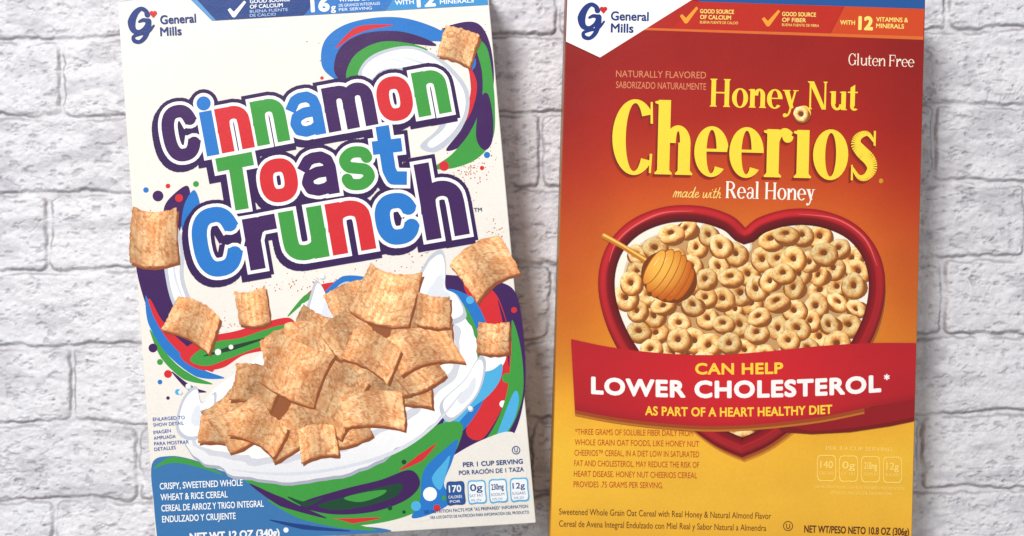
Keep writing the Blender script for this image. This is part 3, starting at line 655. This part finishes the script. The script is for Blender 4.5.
# ---------------------------------------------------------------- carton bodies
def carton(B,colf):
    me=bpy.data.meshes.new('carton'); bm=bmesh.new()
    W0=B.w(B.c,0.0)
    vb=[bm.verts.new((p[0],p[1],0.0)) for p in W0]; vt=[bm.verts.new((p[0],p[1],H-0.002)) for p in W0]
    bm.faces.new(vb); bm.faces.new(vt[::-1])
    for i in range(4): bm.faces.new([vb[i],vt[i],vt[(i+1)%4],vb[(i+1)%4]][::-1])
    bmesh.ops.recalc_face_normals(bm,faces=bm.faces)
    bmesh.ops.bevel(bm,geom=list(bm.edges),offset=.00055,segments=3,profile=.5,affect='EDGES')
    ly=bm.verts.layers.float_color.new('ink')
    Mi=np.array(B.M.inverted())
    for v in bm.verts:
        w_=Mi@np.array([v.co.x,v.co.y,v.co.z,1]); px=512+w_[0]/S; py=268-w_[1]/S
        c=lin(colf(px,py)); v[ly]=(c[0],c[1],c[2],1)
    bm.to_mesh(me); bm.free(); me.materials.append(PRINT)
    o=bpy.data.objects.new('carton',me); bpy.context.scene.collection.objects.link(o); o.parent=B.e
carton(L,lambda x,y:np.array([238,231,220]))
carton(R,lambda x,y:bgcol(np.array([x]),np.array([y]))[0]*.9)
L.finish(); R.finish()

# ---------------------------------------------------------------- whitewashed brick surface
k=(D+H)/D
nx,ny=1300,820; hx,hy=.345,.215
xs=np.linspace(-hx,hx,nx); ys=np.linspace(-hy,hy,ny); X,Yv=np.meshgrid(xs,ys); X=X.ravel();Yv=Yv.ravel()
px=X/(S*k)+512; py=268-Yv/(S*k)
wx=px+8*(fbm(px/32,py/32,50,4)-.5); wy=py+10*(fbm(px/42,py/36,60,4)-.5)+ (px-512)*.012
RP=77.0; BL=196.0
row=np.floor((wy-34)/RP).astype(int); fy=(wy-34)/RP-row
off=np.array([60,150,48,160,70,138,52,165])[row%8]
col=np.floor((wx-off)/BL).astype(int); fx=(wx-off)/BL-col
dy=np.minimum(fy,1-fy)*RP; dx=np.minimum(fx,1-fx)*BL
edge=np.sqrt(np.clip(9-dy,0,9)**2+np.clip(9-dx,0,9)**2); d=9-edge
d=d+5.0*(fbm(px/9,py/9,70,4)-.5)
m=ss(1.0,5.2,d)
rnd=np.random.default_rng(5).random((64,64)); br=rnd[row&63,col&63]; br2=rnd[(row+9)&63,(col+5)&63]
n1=fbm(px/34,py/22,80,5); n2=fbm(px/6,py/4.5,90,4)
qx=px+22*(fbm(px/40,py/40,160,3)-.5); qy=py+22*(fbm(px/40,py/40,165,3)-.5)
rg=np.abs(fbm(qx/28,qy/12,95,5)-.5)*2
crk=ss(.06,.0,rg)*m*ss(.42,.6,fbm(px/40,py/30,170,3))
pit=ss(.64,.75,fbm(px/7.5,py/4.5,140,3))*m
h=m*(.0020+.0006*(br-.5))+.0022*(n1-.5)*(.4+.6*m)+.0010*(n2-.5)-.0006*crk-.0007*pit
Z=h-.0035
me=bpy.data.meshes.new('ground')
ii=np.arange((nx-1)*(ny-1)); a=(ii//(nx-1))*nx+ii%(nx-1); quads=np.stack([a,a+1,a+nx+1,a+nx],1)
me.vertices.add(nx*ny); me.vertices.foreach_set('co',np.stack([X,Yv,Z],1).astype(np.float32).ravel())
me.loops.add(quads.size); me.loops.foreach_set('vertex_index',quads.astype(np.int32).ravel())
me.polygons.add(len(quads)); me.polygons.foreach_set('loop_start',(np.arange(len(quads))*4).astype(np.int32))
me.update(calc_edges=True); me.validate()
me.polygons.foreach_set('use_smooth',np.ones(len(quads),bool))
base=np.array([231,230,234]); dark=np.array([184,181,189]); mort=np.array([224,222,226])
c=np.tile(base,(len(px),1)).astype(float)
t=(ss(.50,.72,fbm(px/32,py/14,110,5))*.46+.13*br2*m)[:,None]; c=c*(1-t)+dark*t
t=((1-m)*.6)[:,None]; c=c*(1-t)+mort*t
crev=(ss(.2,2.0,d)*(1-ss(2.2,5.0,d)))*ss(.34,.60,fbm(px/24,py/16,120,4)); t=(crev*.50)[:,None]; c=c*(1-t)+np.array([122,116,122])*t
t=(pit*.28+crk*.22)[:,None]; c=c*(1-t)+np.array([144,139,146])*t
at=me.color_attributes.new('paint','FLOAT_COLOR','POINT')
at.data.foreach_set('color',np.concatenate([lin(np.clip(c,0,255)),np.ones((len(c),1))],1).astype(np.float32).ravel())
g=bpy.data.objects.new('ground',me); bpy.context.scene.collection.objects.link(g)
g['kind']='structure'; g['label']='whitewashed rough brick surface with pale mortar joints'; g['category']='brick surface'
mt=bpy.data.materials.new('whitewashed_brick'); mt.use_nodes=True; nt=mt.node_tree; b=nt.nodes['Principled BSDF']
at_=nd(nt,'ShaderNodeAttribute',attribute_name='paint'); tc=nd(nt,'ShaderNodeTexCoord')
nz=nd(nt,'ShaderNodeTexNoise'); nz.inputs['Scale'].default_value=420; nz.inputs['Detail'].default_value=6; nz.inputs['Roughness'].default_value=.7
nt.links.new(tc.outputs['Object'],nz.inputs['Vector'])
mr=nd(nt,'ShaderNodeMapRange'); mr.inputs['From Min'].default_value=.3; mr.inputs['From Max'].default_value=.7; mr.inputs['To Min'].default_value=.87; mr.inputs['To Max'].default_value=1.06
mx=nd(nt,'ShaderNodeMix',data_type='RGBA',blend_type='MULTIPLY'); mx.inputs[0].default_value=1
nt.links.new(nz.outputs['Fac'],mr.inputs['Value']); nt.links.new(at_.outputs['Color'],mx.inputs[6]); nt.links.new(mr.outputs[0],mx.inputs[7]); nt.links.new(mx.outputs[2],b.inputs['Base Color'])
bp=nd(nt,'ShaderNodeBump'); bp.inputs['Strength'].default_value=.65; bp.inputs['Distance'].default_value=.001
nt.links.new(nz.outputs['Fac'],bp.inputs['Height']); nt.links.new(bp.outputs[0],b.inputs['Normal'])
b.inputs['Roughness'].default_value=.55; b.inputs['Specular IOR Level'].default_value=.4
me.materials.append(mt)

# ---------------------------------------------------------------- light, camera
sc=bpy.context.scene
w=bpy.data.worlds.new('World'); sc.world=w; w.use_nodes=True
w.node_tree.nodes['Background'].inputs[0].default_value=(.97,.98,1,1); w.node_tree.nodes['Background'].inputs[1].default_value=.45
def lamp(name,loc,size,power,col=(1,.99,.975)):
    l=bpy.data.lights.new(name,'AREA'); l.energy=power; l.size=size; l.color=col; l.shape='DISK'
    o=bpy.data.objects.new(name,l); sc.collection.objects.link(o); o.location=loc
    o.rotation_euler=(Vector((0,0,0))-Vector(loc)).to_track_quat('-Z','Y').to_euler(); return o
lamp('ceiling_lamp',(-.72,1.2,1.7),.6,44)
sc.view_settings.view_transform='Standard'; sc.view_settings.look='None'; sc.view_settings.exposure=0
cam=bpy.data.cameras.new('camera'); co=bpy.data.objects.new('camera',cam); sc.collection.objects.link(co)
co.location=(0,0,H+D); co.rotation_euler=(0,0,0); cam.sensor_width=36; cam.lens=36*D/(1024*S); cam.clip_start=.01; cam.clip_end=20
sc.camera=co
